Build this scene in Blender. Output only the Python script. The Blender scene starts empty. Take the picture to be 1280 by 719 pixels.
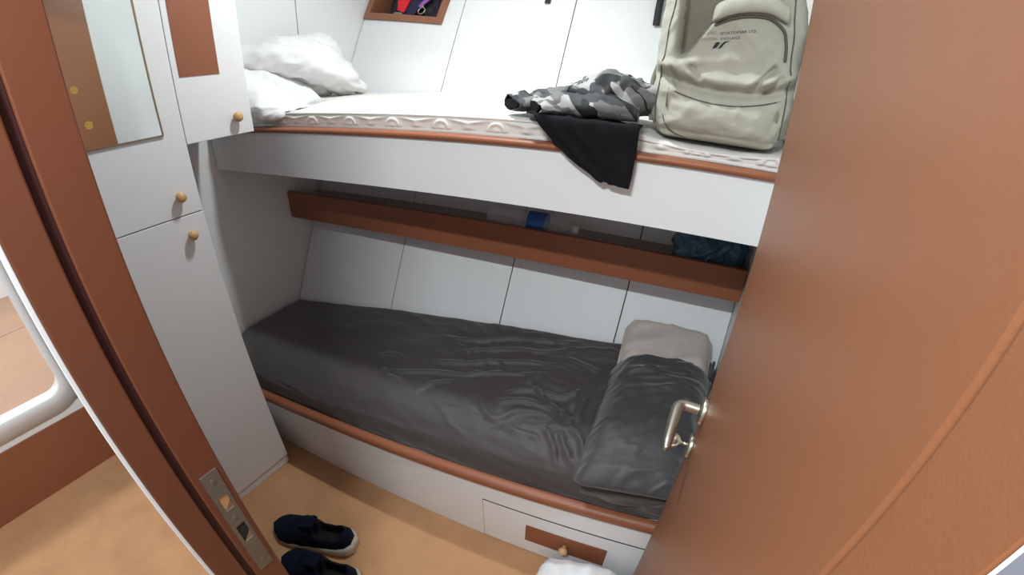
import bpy, bmesh, math, random
from math import sin, cos, pi, radians as R
from mathutils import Vector, Matrix, noise
from mathutils.bvhtree import BVHTree
random.seed(7)
S = bpy.context.scene
COL = S.collection

# ------------------------------------------------------------------ helpers
def link(name, bm, mat, parent=None, smooth=False, kind=None):
    bmesh.ops.recalc_face_normals(bm, faces=bm.faces)
    me = bpy.data.meshes.new(name)
    bm.to_mesh(me); bm.free()
    if smooth:
        for p in me.polygons: p.use_smooth = True
    if mat is not None:
        for m in (mat if isinstance(mat, (list, tuple)) else [mat]): me.materials.append(m)
    o = bpy.data.objects.new(name, me); COL.objects.link(o)
    if parent is not None: o.parent = parent
    if kind: o['kind'] = kind
    return o

def empty(name, loc=(0, 0, 0)):
    o = bpy.data.objects.new(name, None); COL.objects.link(o)
    o.empty_display_size = .05
    return o          # things are built in world coordinates around the origin

def tag(o, label, cat, group=None):
    o['label'] = label; o['category'] = cat
    if group: o['group'] = group
    return o

def box(bm, lo, hi, bev=0.0, seg=2, M=None):
    lo = Vector(lo); hi = Vector(hi)
    r = bmesh.ops.create_cube(bm, size=1.0)
    vs = r['verts']
    c = (lo + hi) / 2; d = hi - lo
    for v in vs: v.co = Vector((v.co.x * d.x, v.co.y * d.y, v.co.z * d.z)) + c
    if bev > 0:
        es = list({e for v in vs for e in v.link_edges})
        r = bmesh.ops.bevel(bm, geom=es, offset=bev, segments=seg, affect='EDGES', profile=.5)
        vs = list({v for f in r['faces'] for v in f.verts} | {v for v in vs if v.is_valid})
    if M is not None:
        for v in vs: v.co = M @ v.co
    return vs

def hexa(bm, P, bev=0.0):
    """8 corner points: bottom 4 (ccw) then top 4"""
    v = [bm.verts.new(p) for p in P]
    fs = [bm.faces.new([v[i] for i in f]) for f in ((0, 3, 2, 1), (4, 5, 6, 7), (0, 1, 5, 4), (1, 2, 6, 5), (2, 3, 7, 6), (3, 0, 4, 7))]
    if bev > 0:
        es = list({e for f in fs for e in f.edges})
        bmesh.ops.bevel(bm, geom=es, offset=bev, segments=2, affect='EDGES', profile=.5)

def tube(bm, pts, rad, n=10, cap=True, flat=1.0, up=None):
    pts = [Vector(p) for p in pts]
    rads = rad if isinstance(rad, (list, tuple)) else [rad] * len(pts)
    rings = []; u = Vector(up) if up else None
    for i, p in enumerate(pts):
        t = (pts[min(i + 1, len(pts) - 1)] - pts[max(i - 1, 0)]).normalized()
        if u is None:
            u = Vector((0, 0, 1)) if abs(t.z) < .9 else Vector((1, 0, 0))
        a = (u - t * u.dot(t)).normalized(); b = t.cross(a)
        if up is None: u = a
        rings.append([bm.verts.new(p + rads[i] * (cos(2 * pi * k / n) * a * flat + sin(2 * pi * k / n) * b)) for k in range(n)])
    for r0, r1 in zip(rings, rings[1:]):
        for k in range(n): bm.faces.new((r0[k], r0[(k + 1) % n], r1[(k + 1) % n], r1[k]))
    if cap:
        bm.faces.new(rings[0][::-1]); bm.faces.new(rings[-1])

def lathe(bm, prof, M, n=24):
    rings = []
    for r, z in prof:
        if r < 1e-6: rings.append([bm.verts.new(M @ Vector((0, 0, z)))])
        else: rings.append([bm.verts.new(M @ Vector((r * cos(2 * pi * k / n), r * sin(2 * pi * k / n), z))) for k in range(n)])
    for a, b in zip(rings, rings[1:]):
        for k in range(n):
            k2 = (k + 1) % n
            if len(a) == 1 and len(b) == 1: continue
            if len(a) == 1: bm.faces.new((a[0], b[k2], b[k]))
            elif len(b) == 1: bm.faces.new((a[k], a[k2], b[0]))
            else: bm.faces.new((a[k], a[k2], b[k2], b[k]))

def axisM(org, z, x=None):
    z = Vector(z).normalized()
    x = Vector(x) if x is not None else (Vector((1, 0, 0)) if abs(z.x) < .9 else Vector((0, 1, 0)))
    x = (x - z * x.dot(z)).normalized(); y = z.cross(x)
    M = Matrix((x, y, z)).transposed().to_4x4(); M.translation = Vector(org)
    return M

def spline(pts, n=8):
    P = [Vector(p) for p in pts]; out = []
    for i in range(len(P) - 1):
        p0 = P[max(i - 1, 0)]; p1 = P[i]; p2 = P[i + 1]; p3 = P[min(i + 2, len(P) - 1)]
        for k in range(n):
            t = k / n
            out.append(.5 * ((2 * p1) + (p2 - p0) * t + (2 * p0 - 5 * p1 + 4 * p2 - p3) * t * t + (3 * p1 - p0 - 3 * p2 + p3) * t ** 3))
    out.append(P[-1]); return out

def lerp(a, b, t): return a + (b - a) * t
def interp(x, xs, ys):
    if x <= xs[0]: return ys[0]
    for i in range(len(xs) - 1):
        if x <= xs[i + 1]:
            t = (x - xs[i]) / (xs[i + 1] - xs[i]); return ys[i] + (ys[i + 1] - ys[i]) * t
    return ys[-1]
def sstep(a, b, x):
    t = min(1, max(0, (x - a) / (b - a))); return t * t * (3 - 2 * t)
def bump1(x, c, w): return math.exp(-((x - c) / w) ** 2)
def N(x, y, z=0.0): return noise.noise(Vector((x, y, z)))
def fbm(x, y, z=0.0, o=4): return noise.fractal(Vector((x, y, z)), 1.0, 2.0, o)
def ridge(x, y, z=0.0): return 1 - abs(N(x, y, z)) * 2

def rbox(bm, half, r, n, warp, rz=None):
    """a rounded box, gridded; warp(q in -1..1 per axis, normal) -> world point. r is its edge radius"""
    hx, hy, hz = half; H = Vector(half); rr = Vector((r, r, rz if rz else r))
    rr = Vector([min(rr[i], H[i]) for i in range(3)])
    cache = {}
    def vert(p):
        k = (round(p[0], 5), round(p[1], 5), round(p[2], 5))
        if k in cache: return cache[k]
        q = Vector((p[0] * hx, p[1] * hy, p[2] * hz))
        inn = Vector([max(-(H[i] - rr[i]), min(H[i] - rr[i], q[i])) for i in range(3)])
        d = Vector([(q[i] - inn[i]) / rr[i] for i in range(3)])
        if d.length > 1e-9:
            d.normalize(); nr = d.copy(); q = inn + Vector([d[i] * rr[i] for i in range(3)])
        else: nr = Vector((0, 0, 1))
        v = bm.verts.new(warp(Vector((q.x / hx, q.y / hy, q.z / hz)), nr)); cache[k] = v
        return v
    def lin(m):   # denser near the ends
        out = []
        for i in range(m + 1):
            t = -1 + 2 * i / m
            out.append(.75 * t + .25 * sin(t * pi / 2))
        return out
    L = [lin(k) for k in n]
    for ax in range(3):
        a, b = [i for i in range(3) if i != ax]
        for s in (-1, 1):
            g = []
            for u in L[a]:
                row = []
                for w in L[b]:
                    p = [0, 0, 0]; p[ax] = s; p[a] = u; p[b] = w; row.append(vert(p))
                g.append(row)
            for i in range(len(g) - 1):
                for j in range(len(g[0]) - 1):
                    f = (g[i][j], g[i + 1][j], g[i + 1][j + 1], g[i][j + 1])
                    try: bm.faces.new(f)
                    except ValueError: pass

def grid(bm, nu, nv, fn):
    g = [[bm.verts.new(fn(i / nu, j / nv)) for j in range(nv + 1)] for i in range(nu + 1)]
    for i in range(nu):
        for j in range(nv): bm.faces.new((g[i][j], g[i + 1][j], g[i + 1][j + 1], g[i][j + 1]))
    return g

def thick(o, t, offset=-1):
    m = o.modifiers.new('thickness', 'SOLIDIFY'); m.thickness = t; m.offset = offset
    return o

# ------------------------------------------------------------------ materials
def mat(name, col, rough=.5, metal=0.0, bump=0.0, bscale=200.0, var=0.0, vscale=6.0, spec=.5, sheen=0.0, coat=0.0, alpha=1.0, trans=0.0, bdist=.002):
    m = bpy.data.materials.new(name); m.use_nodes = True
    nt = m.node_tree; b = nt.nodes['Principled BSDF']
    b.inputs['Base Color'].default_value = (*col, 1); b.inputs['Roughness'].default_value = rough
    b.inputs['Metallic'].default_value = metal; b.inputs['Specular IOR Level'].default_value = spec
    if sheen: b.inputs['Sheen Weight'].default_value = sheen; b.inputs['Sheen Roughness'].default_value = .5
    if coat: b.inputs['Coat Weight'].default_value = coat; b.inputs['Coat Roughness'].default_value = .25
    if alpha < 1: b.inputs['Alpha'].default_value = alpha
    if trans: b.inputs['Transmission Weight'].default_value = trans
    tc = nt.nodes.new('ShaderNodeTexCoord')
    if var > 0:
        n = nt.nodes.new('ShaderNodeTexNoise'); n.inputs['Scale'].default_value = vscale; n.inputs['Detail'].default_value = 5
        nt.links.new(tc.outputs['Object'], n.inputs['Vector'])
        mx = nt.nodes.new('ShaderNodeMix'); mx.data_type = 'RGBA'
        mx.inputs[6].default_value = (*[c * (1 - var) for c in col], 1); mx.inputs[7].default_value = (*[min(1, c * (1 + var)) for c in col], 1)
        nt.links.new(n.outputs['Fac'], mx.inputs[0]); nt.links.new(mx.outputs[2], b.inputs['Base Color'])
    if bump > 0:
        n = nt.nodes.new('ShaderNodeTexNoise'); n.inputs['Scale'].default_value = bscale; n.inputs['Detail'].default_value = 3
        nt.links.new(tc.outputs['Object'], n.inputs['Vector'])
        bp = nt.nodes.new('ShaderNodeBump'); bp.inputs['Strength'].default_value = bump; bp.inputs['Distance'].default_value = bdist
        nt.links.new(n.outputs['Fac'], bp.inputs['Height']); nt.links.new(bp.outputs['Normal'], b.inputs['Normal'])
    return m

M = {}
M['panel'] = mat('white_panel', (.79, .805, .805), .45, bump=.08, bscale=350, var=.015)
M['white'] = mat('white_laminate', (.80, .81, .81), .42, bump=.05, bscale=400)
M['ceil'] = mat('ceiling_white', (.75, .75, .74), .6)
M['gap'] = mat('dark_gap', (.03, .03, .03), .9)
M['brown'] = mat('brown_laminate', (.150, .046, .021), .44, bump=.05, bscale=500, var=.05, vscale=40)
M['brown2'] = mat('brown_board', (.275, .092, .042), .46, bump=.12, bscale=500, var=.05, vscale=40)
M['doorb'] = mat('brown_door', (.245, .095, .042), .44, bump=.05, bscale=600, var=.04, vscale=60)
M['seal'] = mat('dark_seal', (.060, .013, .013), .6)
M['carpet'] = mat('tan_carpet', (.50, .275, .140), .95, bump=.5, bscale=260, var=.22, vscale=9, spec=.1)
M['vinyl'] = mat('washroom_floor', (.42, .25, .16), .4, var=.15, vscale=5)
M['cream'] = mat('mattress_ticking', (.76, .735, .69), .6, bump=.15, bscale=300)
M['sheet'] = mat('dark_grey_sheet', (.052, .045, .042), .55, bump=.25, bscale=900, sheen=.3, var=.12, vscale=30)
M['case'] = mat('dark_pillowcase', (.046, .045, .047), .52, bump=.25, bscale=900, sheen=.35, var=.12, vscale=30)
M['beige'] = mat('beige_foam', (.60, .53, .48), .85, bump=.2, bscale=700)
M['duvet'] = mat('white_duvet', (.74, .74, .73), .8, bump=.2, bscale=500, sheen=.2)
M['canvas'] = mat('khaki_canvas', (.43, .42, .345), .9, bump=.45, bscale=700, var=.07, vscale=60)
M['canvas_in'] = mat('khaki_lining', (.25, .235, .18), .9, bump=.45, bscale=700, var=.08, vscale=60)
M['piping'] = mat('grey_piping', (.10, .098, .08), .8)
M['strap'] = mat('dark_webbing', (.022, .022, .022), .7, bump=.5, bscale=500)
M['print'] = mat('dark_print', (.02, .02, .03), .8)
M['printf'] = mat('faded_print', (.17, .165, .14), .8)
M['black'] = mat('black_jersey', (.006, .006, .008), .85, bump=.3, bscale=900, spec=.2)
M['navy'] = mat('navy_knit', (.003, .0065, .019), .9, bump=.6, bscale=500, spec=.2)
M['inside'] = mat('shoe_lining', (.004, .004, .006), .9)
M['sole'] = mat('white_sole', (.55, .50, .44), .6, bump=.15, bscale=200, var=.1, vscale=30)
M['wood'] = mat('beech_knob', (.60, .36, .17), .45, var=.12, vscale=90)
M['nickel'] = mat('brushed_nickel', (.50, .465, .39), .36, 1.0, bump=.05, bscale=300)
M['steel'] = mat('worn_steel', (.20, .18, .145), .5, .6, bump=.1, bscale=200, var=.15, vscale=60)
M['hole'] = mat('lock_hole', (.01, .009, .008), .8)
M['rawwood'] = mat('raw_wood', (.50, .27, .12), .7, var=.2, vscale=80)
M['mirror'] = mat('mirror_glass', (.80, .84, .83), .015, 1.0)
M['bronze'] = mat('mirror_edge', (.30, .24, .17), .35, .8)
M['rust'] = mat('rust_spot', (.55, .33, .07), .7, var=.3, vscale=150)
M['bottle'] = mat('clear_plastic', (.75, .80, .82), .08, spec=.5, alpha=.22)
M['blue'] = mat('blue_label', (.02, .09, .33), .4, var=.2, vscale=30)
M['labelw'] = mat('white_label', (.75, .70, .72), .4)
M['shelftop'] = mat('grey_shelf_top', (.34, .295, .275), .5, var=.08, vscale=20)
M['bluebag'] = mat('blue_bag_film', (.045, .105, .155), .30, var=.4, vscale=20)
M['red'] = mat('red_card', (.75, .015, .025), .4)
M['darkcase'] = mat('dark_pouch', (.012, .012, .02), .6, var=.3, vscale=30)
M['navycloth'] = mat('navy_pouch', (.010, .014, .05), .6)
M['purple'] = mat('purple_foil', (.42, .16, .62), .25, .4)
M['frp'] = mat('white_moulding', (.82, .83, .82), .3)
M['greywall'] = mat('grey_wall', (.20, .21, .25), .6)
M['oak'] = mat('niche_wood', (.27, .115, .060), .45, var=.12, vscale=25)
M['bagwhite'] = mat('white_bag', (.82, .83, .84), .5, bump=.2, bscale=120)
M['dirt'] = mat('grey_smudge', (.42, .42, .42), .7)

def camo():
    m = bpy.data.materials.new('grey_camouflage'); m.use_nodes = True
    nt = m.node_tree; b = nt.nodes['Principled BSDF']; b.inputs['Roughness'].default_value = .8
    tc = nt.nodes.new('ShaderNodeTexCoord'); prev = None
    for k, (sc, th, colr, off) in enumerate(((11, .50, (.17, .17, .165), 0), (14, .545, (.055, .058, .060), 5), (17, .58, (.016, .017, .019), 11))):
        mp = nt.nodes.new('ShaderNodeMapping'); mp.inputs['Location'].default_value = (off, off * 2, off * 3)
        nt.links.new(tc.outputs['UV'], mp.inputs['Vector'])
        n = nt.nodes.new('ShaderNodeTexNoise'); n.inputs['Scale'].default_value = sc; n.inputs['Detail'].default_value = 1.5; n.inputs['Distortion'].default_value = .6
        nt.links.new(mp.outputs[0], n.inputs['Vector'])
        g = nt.nodes.new('ShaderNodeMath'); g.operation = 'GREATER_THAN'; g.inputs[1].default_value = th
        nt.links.new(n.outputs['Fac'], g.inputs[0])
        mx = nt.nodes.new('ShaderNodeMix'); mx.data_type = 'RGBA'
        if prev is None: mx.inputs[6].default_value = (.40, .40, .39, 1)
        else: nt.links.new(prev, mx.inputs[6])
        mx.inputs[7].default_value = (*colr, 1); nt.links.new(g.outputs[0], mx.inputs[0]); prev = mx.outputs[2]
    nt.links.new(prev, b.inputs['Base Color'])
    return m
M['camo'] = camo()

# ------------------------------------------------------------------ the plan of the cabin
XL, XR = -1.66, .115                         # bulkheads at the two ends of the berths
SK = R(6.35); E = Vector((cos(SK), sin(SK), 0)); NB = Vector((-sin(SK), cos(SK), 0))
CEIL = 2.28
def hull_y(x, z): return .964 + .1584 * (x + 1.66) + .48 * (z - .428)
HD = Vector((0, .48, 1)).normalized(); HH = Vector((1, .1584, 0)).normalized(); HN = HH.cross(HD).normalized()
if HN.y < 0: HN = -HN
def hp(x, z, off=0.0): return Vector((x, hull_y(x, z), z)) - HN * off       # off: into the room

# floor and ceiling
bm = bmesh.new(); box(bm, (-1.98, -1.3, -.04), (1.2, 2.2, 0)); link('floor', bm, M['carpet'], kind='structure')
bm = bmesh.new(); box(bm, (-3.9, -1.3, CEIL), (1.2, 2.4, CEIL + .04)); link('ceiling', bm, M['ceil'], kind='structure')

# left bulkhead with one panel seam
bm = bmesh.new()
for a, b in ((.092, 1.1740), (1.1785, 2.4)):
    box(bm, (XL - .03, a, 0), (XL, b, CEIL))
box(bm, (XL - .05, .092, 0), (XL - .031, 2.4, CEIL))
link('wall_left', bm, [M['panel']], kind='structure')
# right bulkhead
bm = bmesh.new(); box(bm, (XR, .152, 0), (XR + .03, 2.4, CEIL)); link('wall_right', bm, M['panel'], kind='structure')

# hull lining: sloping panels with narrow open seams over a dark backing
NI = [(-1.640, 1.652), (-1.2395, 1.601), (-1.2395 + .02, 1.86), (-1.640 + .02, 1.90)]  # hole of the niche (x, z)
bm = bmesh.new()
seams = [XL + .005, -1.145, -.672, -.25, XR]
def quad_slab(bm, pts, t0=0.0, t1=-.012):
    a = [hp(x, z, t0) for x, z in pts]; b = [hp(x, z, t1) for x, z in pts]
    hexa(bm, [a[0], a[1], b[1], b[0], a[3], a[2], b[2], b[3]])
for i in range(4):
    x0 = seams[i] + .0021; x1 = seams[i + 1] - .0021
    if i == 0:
        O = [(x0, 0), (x1, 0), (x1, CEIL), (x0, CEIL)]
        for k in range(4):
            k2 = (k + 1) % 4
            quad_slab(bm, [O[k], O[k2], NI[k2], NI[k]])
    else: quad_slab(bm, [(x0, 0), (x1, 0), (x1, CEIL), (x0, CEIL)])
wb = link('wall_back', bm, M['panel'], kind='structure')
bm = bmesh.new()
O = [(XL, 0), (XR, 0), (XR, CEIL), (XL, CEIL)]
for k in range(4): quad_slab(bm, [O[k], O[(k + 1) % 4], NI[(k + 1) % 4], NI[k]], -.013, -.02)
link('seam_backing', bm, M['gap'], wb)

# doorway wall between cabin and corridor
def fw(x, o): return .0525 + .0808 * (x + .5) + o     # centre line of the skewed doorway wall, y at x
bm = bmesh.new()
box(bm, (-1.967, .008, 0), (-.53, .085, CEIL))
hexa(bm, [(.10, .058, 0), (1.2, .058, 0), (1.2, .15, 0), (.108, .15, 0), (.10, .058, CEIL), (1.2, .058, CEIL), (1.2, .15, CEIL), (.108, .15, CEIL)])
box(bm, (-.53, .012, 1.96), (.10, .085, CEIL)); box(bm, (.0656, .0594, 0), (.10, .0598, 1.96))
link('wall_front', bm, M['greywall'], kind='structure')

# left jamb: stop, seal groove, rebate face with the strike plate
jl = empty('trim_1'); jl['kind'] = 'structure'
bm = bmesh.new(); box(bm, (-.53, .006, 0), (-.5, .043, 1.96), .002); box(bm, (-.53, .043, 0), (-.512, .053, 1.96)); box(bm, (-.53, .053, 0), (-.5, .0975, 1.96), .002)
link('jamb', bm, M['brown'], jl)
bm = bmesh.new(); box(bm, (-.5125, .0435, 0), (-.5085, .0525, 1.96)); link('door_seal', bm, M['seal'], jl)
bm = bmesh.new(); box(bm, (-.532, .001, 0), (-.5005, .0062, 1.96), .001); link('edge_strip', bm, M['white'], jl)
sp = []
bm = bmesh.new()
zt, zb, y0, y1 = .936, .684, .063, .089
xs = -.4985
def plate_cell(a, b, c, d): box(bm, (-.5005, a, c), (xs, b, d))
holes = [(.852, .884), (.770, .812)]
hy0, hy1 = .069, .084
zc = [zb] + [v for h in sorted(holes) for v in h] + [zt]
for i in range(5):
    if i % 2 == 0: plate_cell(y0, y1, zc[i], zc[i + 1])
    else:
        plate_cell(y0, hy0, zc[i], zc[i + 1]); plate_cell(hy1, y1, zc[i], zc[i + 1])
stp = link('strike_plate', bm, M['steel'], jl)
stp['label'] = 'worn steel strike plate with two square lock holes'
for (a, b), m1 in zip(holes, ('rawwood', 'hole')):
    bm = bmesh.new(); box(bm, (-.5003, hy0, a), (-.4999, hy1, b)); link('lock_hole', bm, M[m1], stp)
    bm = bmesh.new(); hexa(bm, [(-.4999, hy0, a), (-.4999, hy1, a), (-.4996, hy1, a), (-.4996, hy0, a), (-.4999, hy1 - .004, a + .012), (-.4999, hy1, a + .018), (-.4996, hy1, a + .018), (-.4996, hy1 - .004, a + .012)])
    link('lock_tongue', bm, M['nickel'], stp)
for z in (.918, .705, .832):
    bm = bmesh.new(); lathe(bm, [(0, 0), (.0045, 0), (.0045, .0008), (.002, .0012), (0, .0012)], axisM((xs, .076, z), (1, 0, 0)), 16); link('screw', bm, M['steel'], stp)
# splintered paint round the strike plate
bm = bmesh.new()
for (a, b, zz0, zz1) in ((.0895, .0935, .70, .86), (.060, .0628, .72, .93)):
    n = 18; lo = []; hi = []
    for i in range(n + 1):
        z = lerp(zz0, zz1, i / n); w = .0012 * N(z * 90, a * 50)
        lo.append(bm.verts.new((-.4996, a, z))); hi.append(bm.verts.new((-.4996, b + w, z)))
    for i in range(n): bm.faces.new((lo[i], hi[i], hi[i + 1], lo[i + 1]))
cp = link('chipped_paint', bm, M['brown'], jl); thick(cp, .0004)

# right jamb and head
jr = empty('trim_2'); jr['kind'] = 'structure'
bm = bmesh.new()
hexa(bm, [(.0655, .0600, 0), (.10, .0600, 0), (.10, .093, 0), (.0645, .093, 0), (.0655, .0600, 1.96), (.10, .0600, 1.96), (.10, .093, 1.96), (.0645, .093, 1.96)], .0015)
link('jamb', bm, M['doorb'], jr)
bm = bmesh.new(); box(bm, (.0651, .0593, 0), (.0655, .0599, 1.96)); link('edge_strip', bm, M['white'], jr)
bm = bmesh.new(); box(bm, (-.5, .012, 1.93), (.0655, .09, 1.96), .002); link('head', bm, M['brown'], jr)

# the open door
dr = empty('door_1'); dr['kind'] = 'structure'
tag(dr, 'brown cabin door standing open on the right, with a lever handle', 'door')
bm = bmesh.new()
hexa(bm, [(.0650, .0945, .015), (.105, .0945, .015), (.103, .657, .015), (.0622, .657, .015), (.0650, .0945, 1.95), (.105, .0945, 1.95), (.103, .657, 1.95), (.0622, .657, 1.95)], .002)
link('door_leaf', bm, M['doorb'], dr)
hx = .0622
bm = bmesh.new(); lathe(bm, [(0, 0), (.0235, 0), (.0245, .002), (.0245, .0085), (.0225, .0105), (.012, .011), (0, .011)], axisM((hx + .0012, .604, .892), (-1, 0, 0)), 32)
link('handle_rose', bm, M['nickel'], dr, True)
bm = bmesh.new(); lathe(bm, [(0, 0), (.0115, 0), (.0115, .004), (0, .004)], axisM((hx - .0078, .604, .892), (-1, 0, 0)), 24); link('handle_collar', bm, M['gap'], dr, True)
bm = bmesh.new()
P = spline([(.052, .604, .892), (.036, .604, .892), (.022, .603, .892), (.0155, .597, .8917), (.0137, .583, .891), (.0137, .55, .889), (.0142, .52, .887), (.0150, .496, .885)], 6)
n = len(P); tube(bm, P, [interp(i / (n - 1), [0, .3, .55, .9, 1], [.0092, .0098, .0105, .0082, .0045]) for i in range(n)], 16)
link('lever_handle', bm, M['nickel'], dr, True)
bm = bmesh.new(); lathe(bm, [(0, 0), (.0225, 0), (.0235, .002), (.0235, .008), (.0215, .010), (.006, .0105), (0, .0105)], axisM((hx + .0012, .604, .803), (-1, 0, 0)), 32)
link('key_rose', bm, M['nickel'], dr, True)
key = bmesh.new()
tube(key, [(.057, .604, .803), (.041, .604, .803)], .0032, 10)
tube(key, [(.0415, .604, .803), (.0395, .604, .803)], .0045, 10)
lathe(key, [(0, -.0012), (.0125, -.0012), (.0135, 0), (.0125, .0012), (.0095, .0012), (.0088, .0006), (.0075, .0006), (.0068, .0012), (0, .0012)], axisM((.027, .604, .803), (0, -.8, .6)), 28)
link('key', key, M['nickel'], dr, True)
bm = bmesh.new(); tube(bm, [(.0620, .640, .76), (.0621, .638, .70), (.0623, .630, .63)], .0006, 6); link('scratch', bm, M['seal'], dr)

# ------------------------------------------------------------------ corridor and washroom beyond
HX = -1.967
bm = bmesh.new()
OY, OZ = (-.86, -.026), (.395, 1.75)
def wallcell(a, b, c, d): box(bm, (HX - .05, a, c), (HX, b, d))
wallcell(-1.3, OY[0] - .04, .285, CEIL); wallcell(OY[0] - .04, .06, OZ[1] + .05, CEIL); wallcell(OY[1] + .035, .06, .285, OZ[1] + .05)
wallcell(OY[0] - .04, OY[1] + .035, .285, .33)
link('wall_corridor', bm, M['white'], kind='structure')
bm = bmesh.new(); box(bm, (HX - .05, -1.3, 0), (HX + .004, .0075, .284), .002); link('baseboard_left', bm, M['brown2'], kind='structure')
# rounded white moulding of the hatchway
bm = bmesh.new()
def rrect(grow, rad, n=10):
    y0, y1, z0, z1 = OY[0] - grow, OY[1] + grow, OZ[0] - grow, OZ[1] + grow; rad = rad + grow
    out = []
    for cy, cz, a0 in ((y1 - rad, z0 + rad, -pi / 2), (y1 - rad, z1 - rad, 0), (y0 + rad, z1 - rad, pi / 2), (y0 + rad, z0 + rad, pi)):
        for k in range(n + 1):
            a = a0 + pi / 2 * k / n; out.append((cy + rad * cos(a), cz + rad * sin(a)))
    return out
sect = [(0, -.055), (0, .004), (.004, .008), (.014, .010), (.036, .010), (.040, .007), (.085, .0025), (.085, -.055)]
rings = [[bm.verts.new((HX + dx, y, z)) for y, z in rrect(g, .06)] for g, dx in sect]
for a, b in zip(rings, rings[1:] + rings[:1]):
    for k in range(len(a)): bm.faces.new((a[k], a[(k + 1) % len(a)], b[(k + 1) % len(a)], b[k]))
for v in bm.verts:
    if v.co.y > .006: v.co.y = .006
    if v.co.z < .286: v.co.z = .286
link('trim_3', bm, M['frp'], smooth=True, kind='structure')
bm = bmesh.new(); box(bm, (-3.9, -1.3, .20), (-3.205, .3, .248)); box(bm, (-3.198, -1.3, .20), (HX - .056, .3, .248)); box(bm, (-3.9, -1.3, .18), (HX - .056, .3, .2))
link('floor_washroom', bm, M['vinyl'], kind='structure')
bm = bmesh.new(); box(bm, (-3.95, -1.3, 0), (-3.9, .3, CEIL)); box(bm, (-3.9, .25, 0), (HX - .056, .3, CEIL)); box(bm, (-3.9, -1.34, 0), (HX - .056, -1.3, CEIL))
link('wall_washroom', bm, M['white'], kind='structure')
bm = bmesh.new(); box(bm, (HX, -1.34, 0), (1.2, -1.3, CEIL)); box(bm, (1.2, -1.34, 0), (1.24, .15, CEIL)); link('wall_rear', bm, M['white'], kind='structure')

# ------------------------------------------------------------------ cabinets on the left
def knob(parent, p, ax):
    bm = bmesh.new()
    lathe(bm, [(0, 0), (.0078, 0), (.0068, .004), (.0078, .0065), (.0120, .0095), (.0148, .0145), (.0148, .0195), (.0120, .0250), (.0070, .0282), (0, .029)], axisM(p, ax), 24)
    return link('knob', bm, M['wood'], parent, True)
CX = -1.272
tc_ = empty('tall_cabinet'); tag(tc_, 'tall white cabinet beside the door frame, with two doors and a mirror', 'cabinet')
bm = bmesh.new(); box(bm, (XL + .002, .10, .04), (CX - .018, .489, 2.27)); link('carcass', bm, M['white'], tc_)
bm = bmesh.new(); box(bm, (XL + .002, .10, .002), (CX - .004, .486, .04)); link('plinth', bm, M['white'], tc_)
bm = bmesh.new(); box(bm, (CX - .018, .10, .042), (CX, .490, 1.0605), .0012); d1 = link('door', bm, M['white'], tc_); knob(d1, (CX, .437, 1.006), (1, 0, 0))
bm = bmesh.new(); box(bm, (CX - .018, .10, 1.0635), (CX, .490, 2.27), .0012); d2 = link('door', bm, M['white'], tc_); knob(d2, (CX, .433, 1.118), (1, 0, 0))
bm = bmesh.new(); hexa(bm, [(CX, .13, 1.287), (CX + .004, .13, 1.287), (CX + .004, .430, 1.287), (CX, .430, 1.287), (CX, .13, 1.90), (CX + .004, .13, 1.90), (CX + .004, .419, 1.90), (CX, .419, 1.90)])
link('mirror', bm, M['mirror'], d2)['label'] = 'mirror glass with worn edges'
bm = bmesh.new()
hexa(bm, [(CX, .430, 1.287), (CX + .0055, .430, 1.287), (CX + .0055, .4345, 1.287), (CX, .4345, 1.287), (CX, .419, 1.90), (CX + .0055, .419, 1.90), (CX + .0055, .4235, 1.90), (CX, .4235, 1.90)])
box(bm, (CX, .13, 1.283), (CX + .005, .434, 1.287))
link('mirror_edge', bm, M['bronze'], d2)
for y, z, r in ((.259, 1.423, .0085), (.268, 1.342, .0095)):
    ring = []; bm = bmesh.new()
    for k in range(14):
        a = 2 * pi * k / 14; q = r * (1 + .25 * N(cos(a) * 2 + y * 40, sin(a) * 2, z * 10)); ring.append((CX + .0046, y + q * cos(a), z + q * sin(a)))
    b0 = [bm.verts.new(p) for p in ring]; b1 = [bm.verts.new((p[0] - .0008, p[1], p[2])) for p in ring]
    bm.faces.new(b0); bm.faces.new(b1[::-1])
    for k in range(14): bm.faces.new((b0[k], b0[(k + 1) % 14], b1[(k + 1) % 14], b1[k]))
    link('rust_spot', bm, M['rust'], d2)

wc = empty('wall_cabinet'); tag(wc, 'small white cabinet hung above the upper bunk foot, with brown panel on its door', 'cabinet')
bm = bmesh.new(); box(bm, (XL + .002, .493, 1.262), (CX - .018, .697, 2.27)); link('carcass', bm, M['white'], wc)
bm = bmesh.new(); box(bm, (CX - .018, .492, 1.249), (CX, .700, 2.27), .0012); d3 = link('door', bm, M['white'], wc); knob(d3, (CX, .648, 1.300), (1, 0, 0))
bm = bmesh.new(); box(bm, (CX - .001, .5085, 1.4235), (CX + .0015, .6215, 1.90)); link('inlay_panel', bm, M['brown2'], d3)

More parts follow.
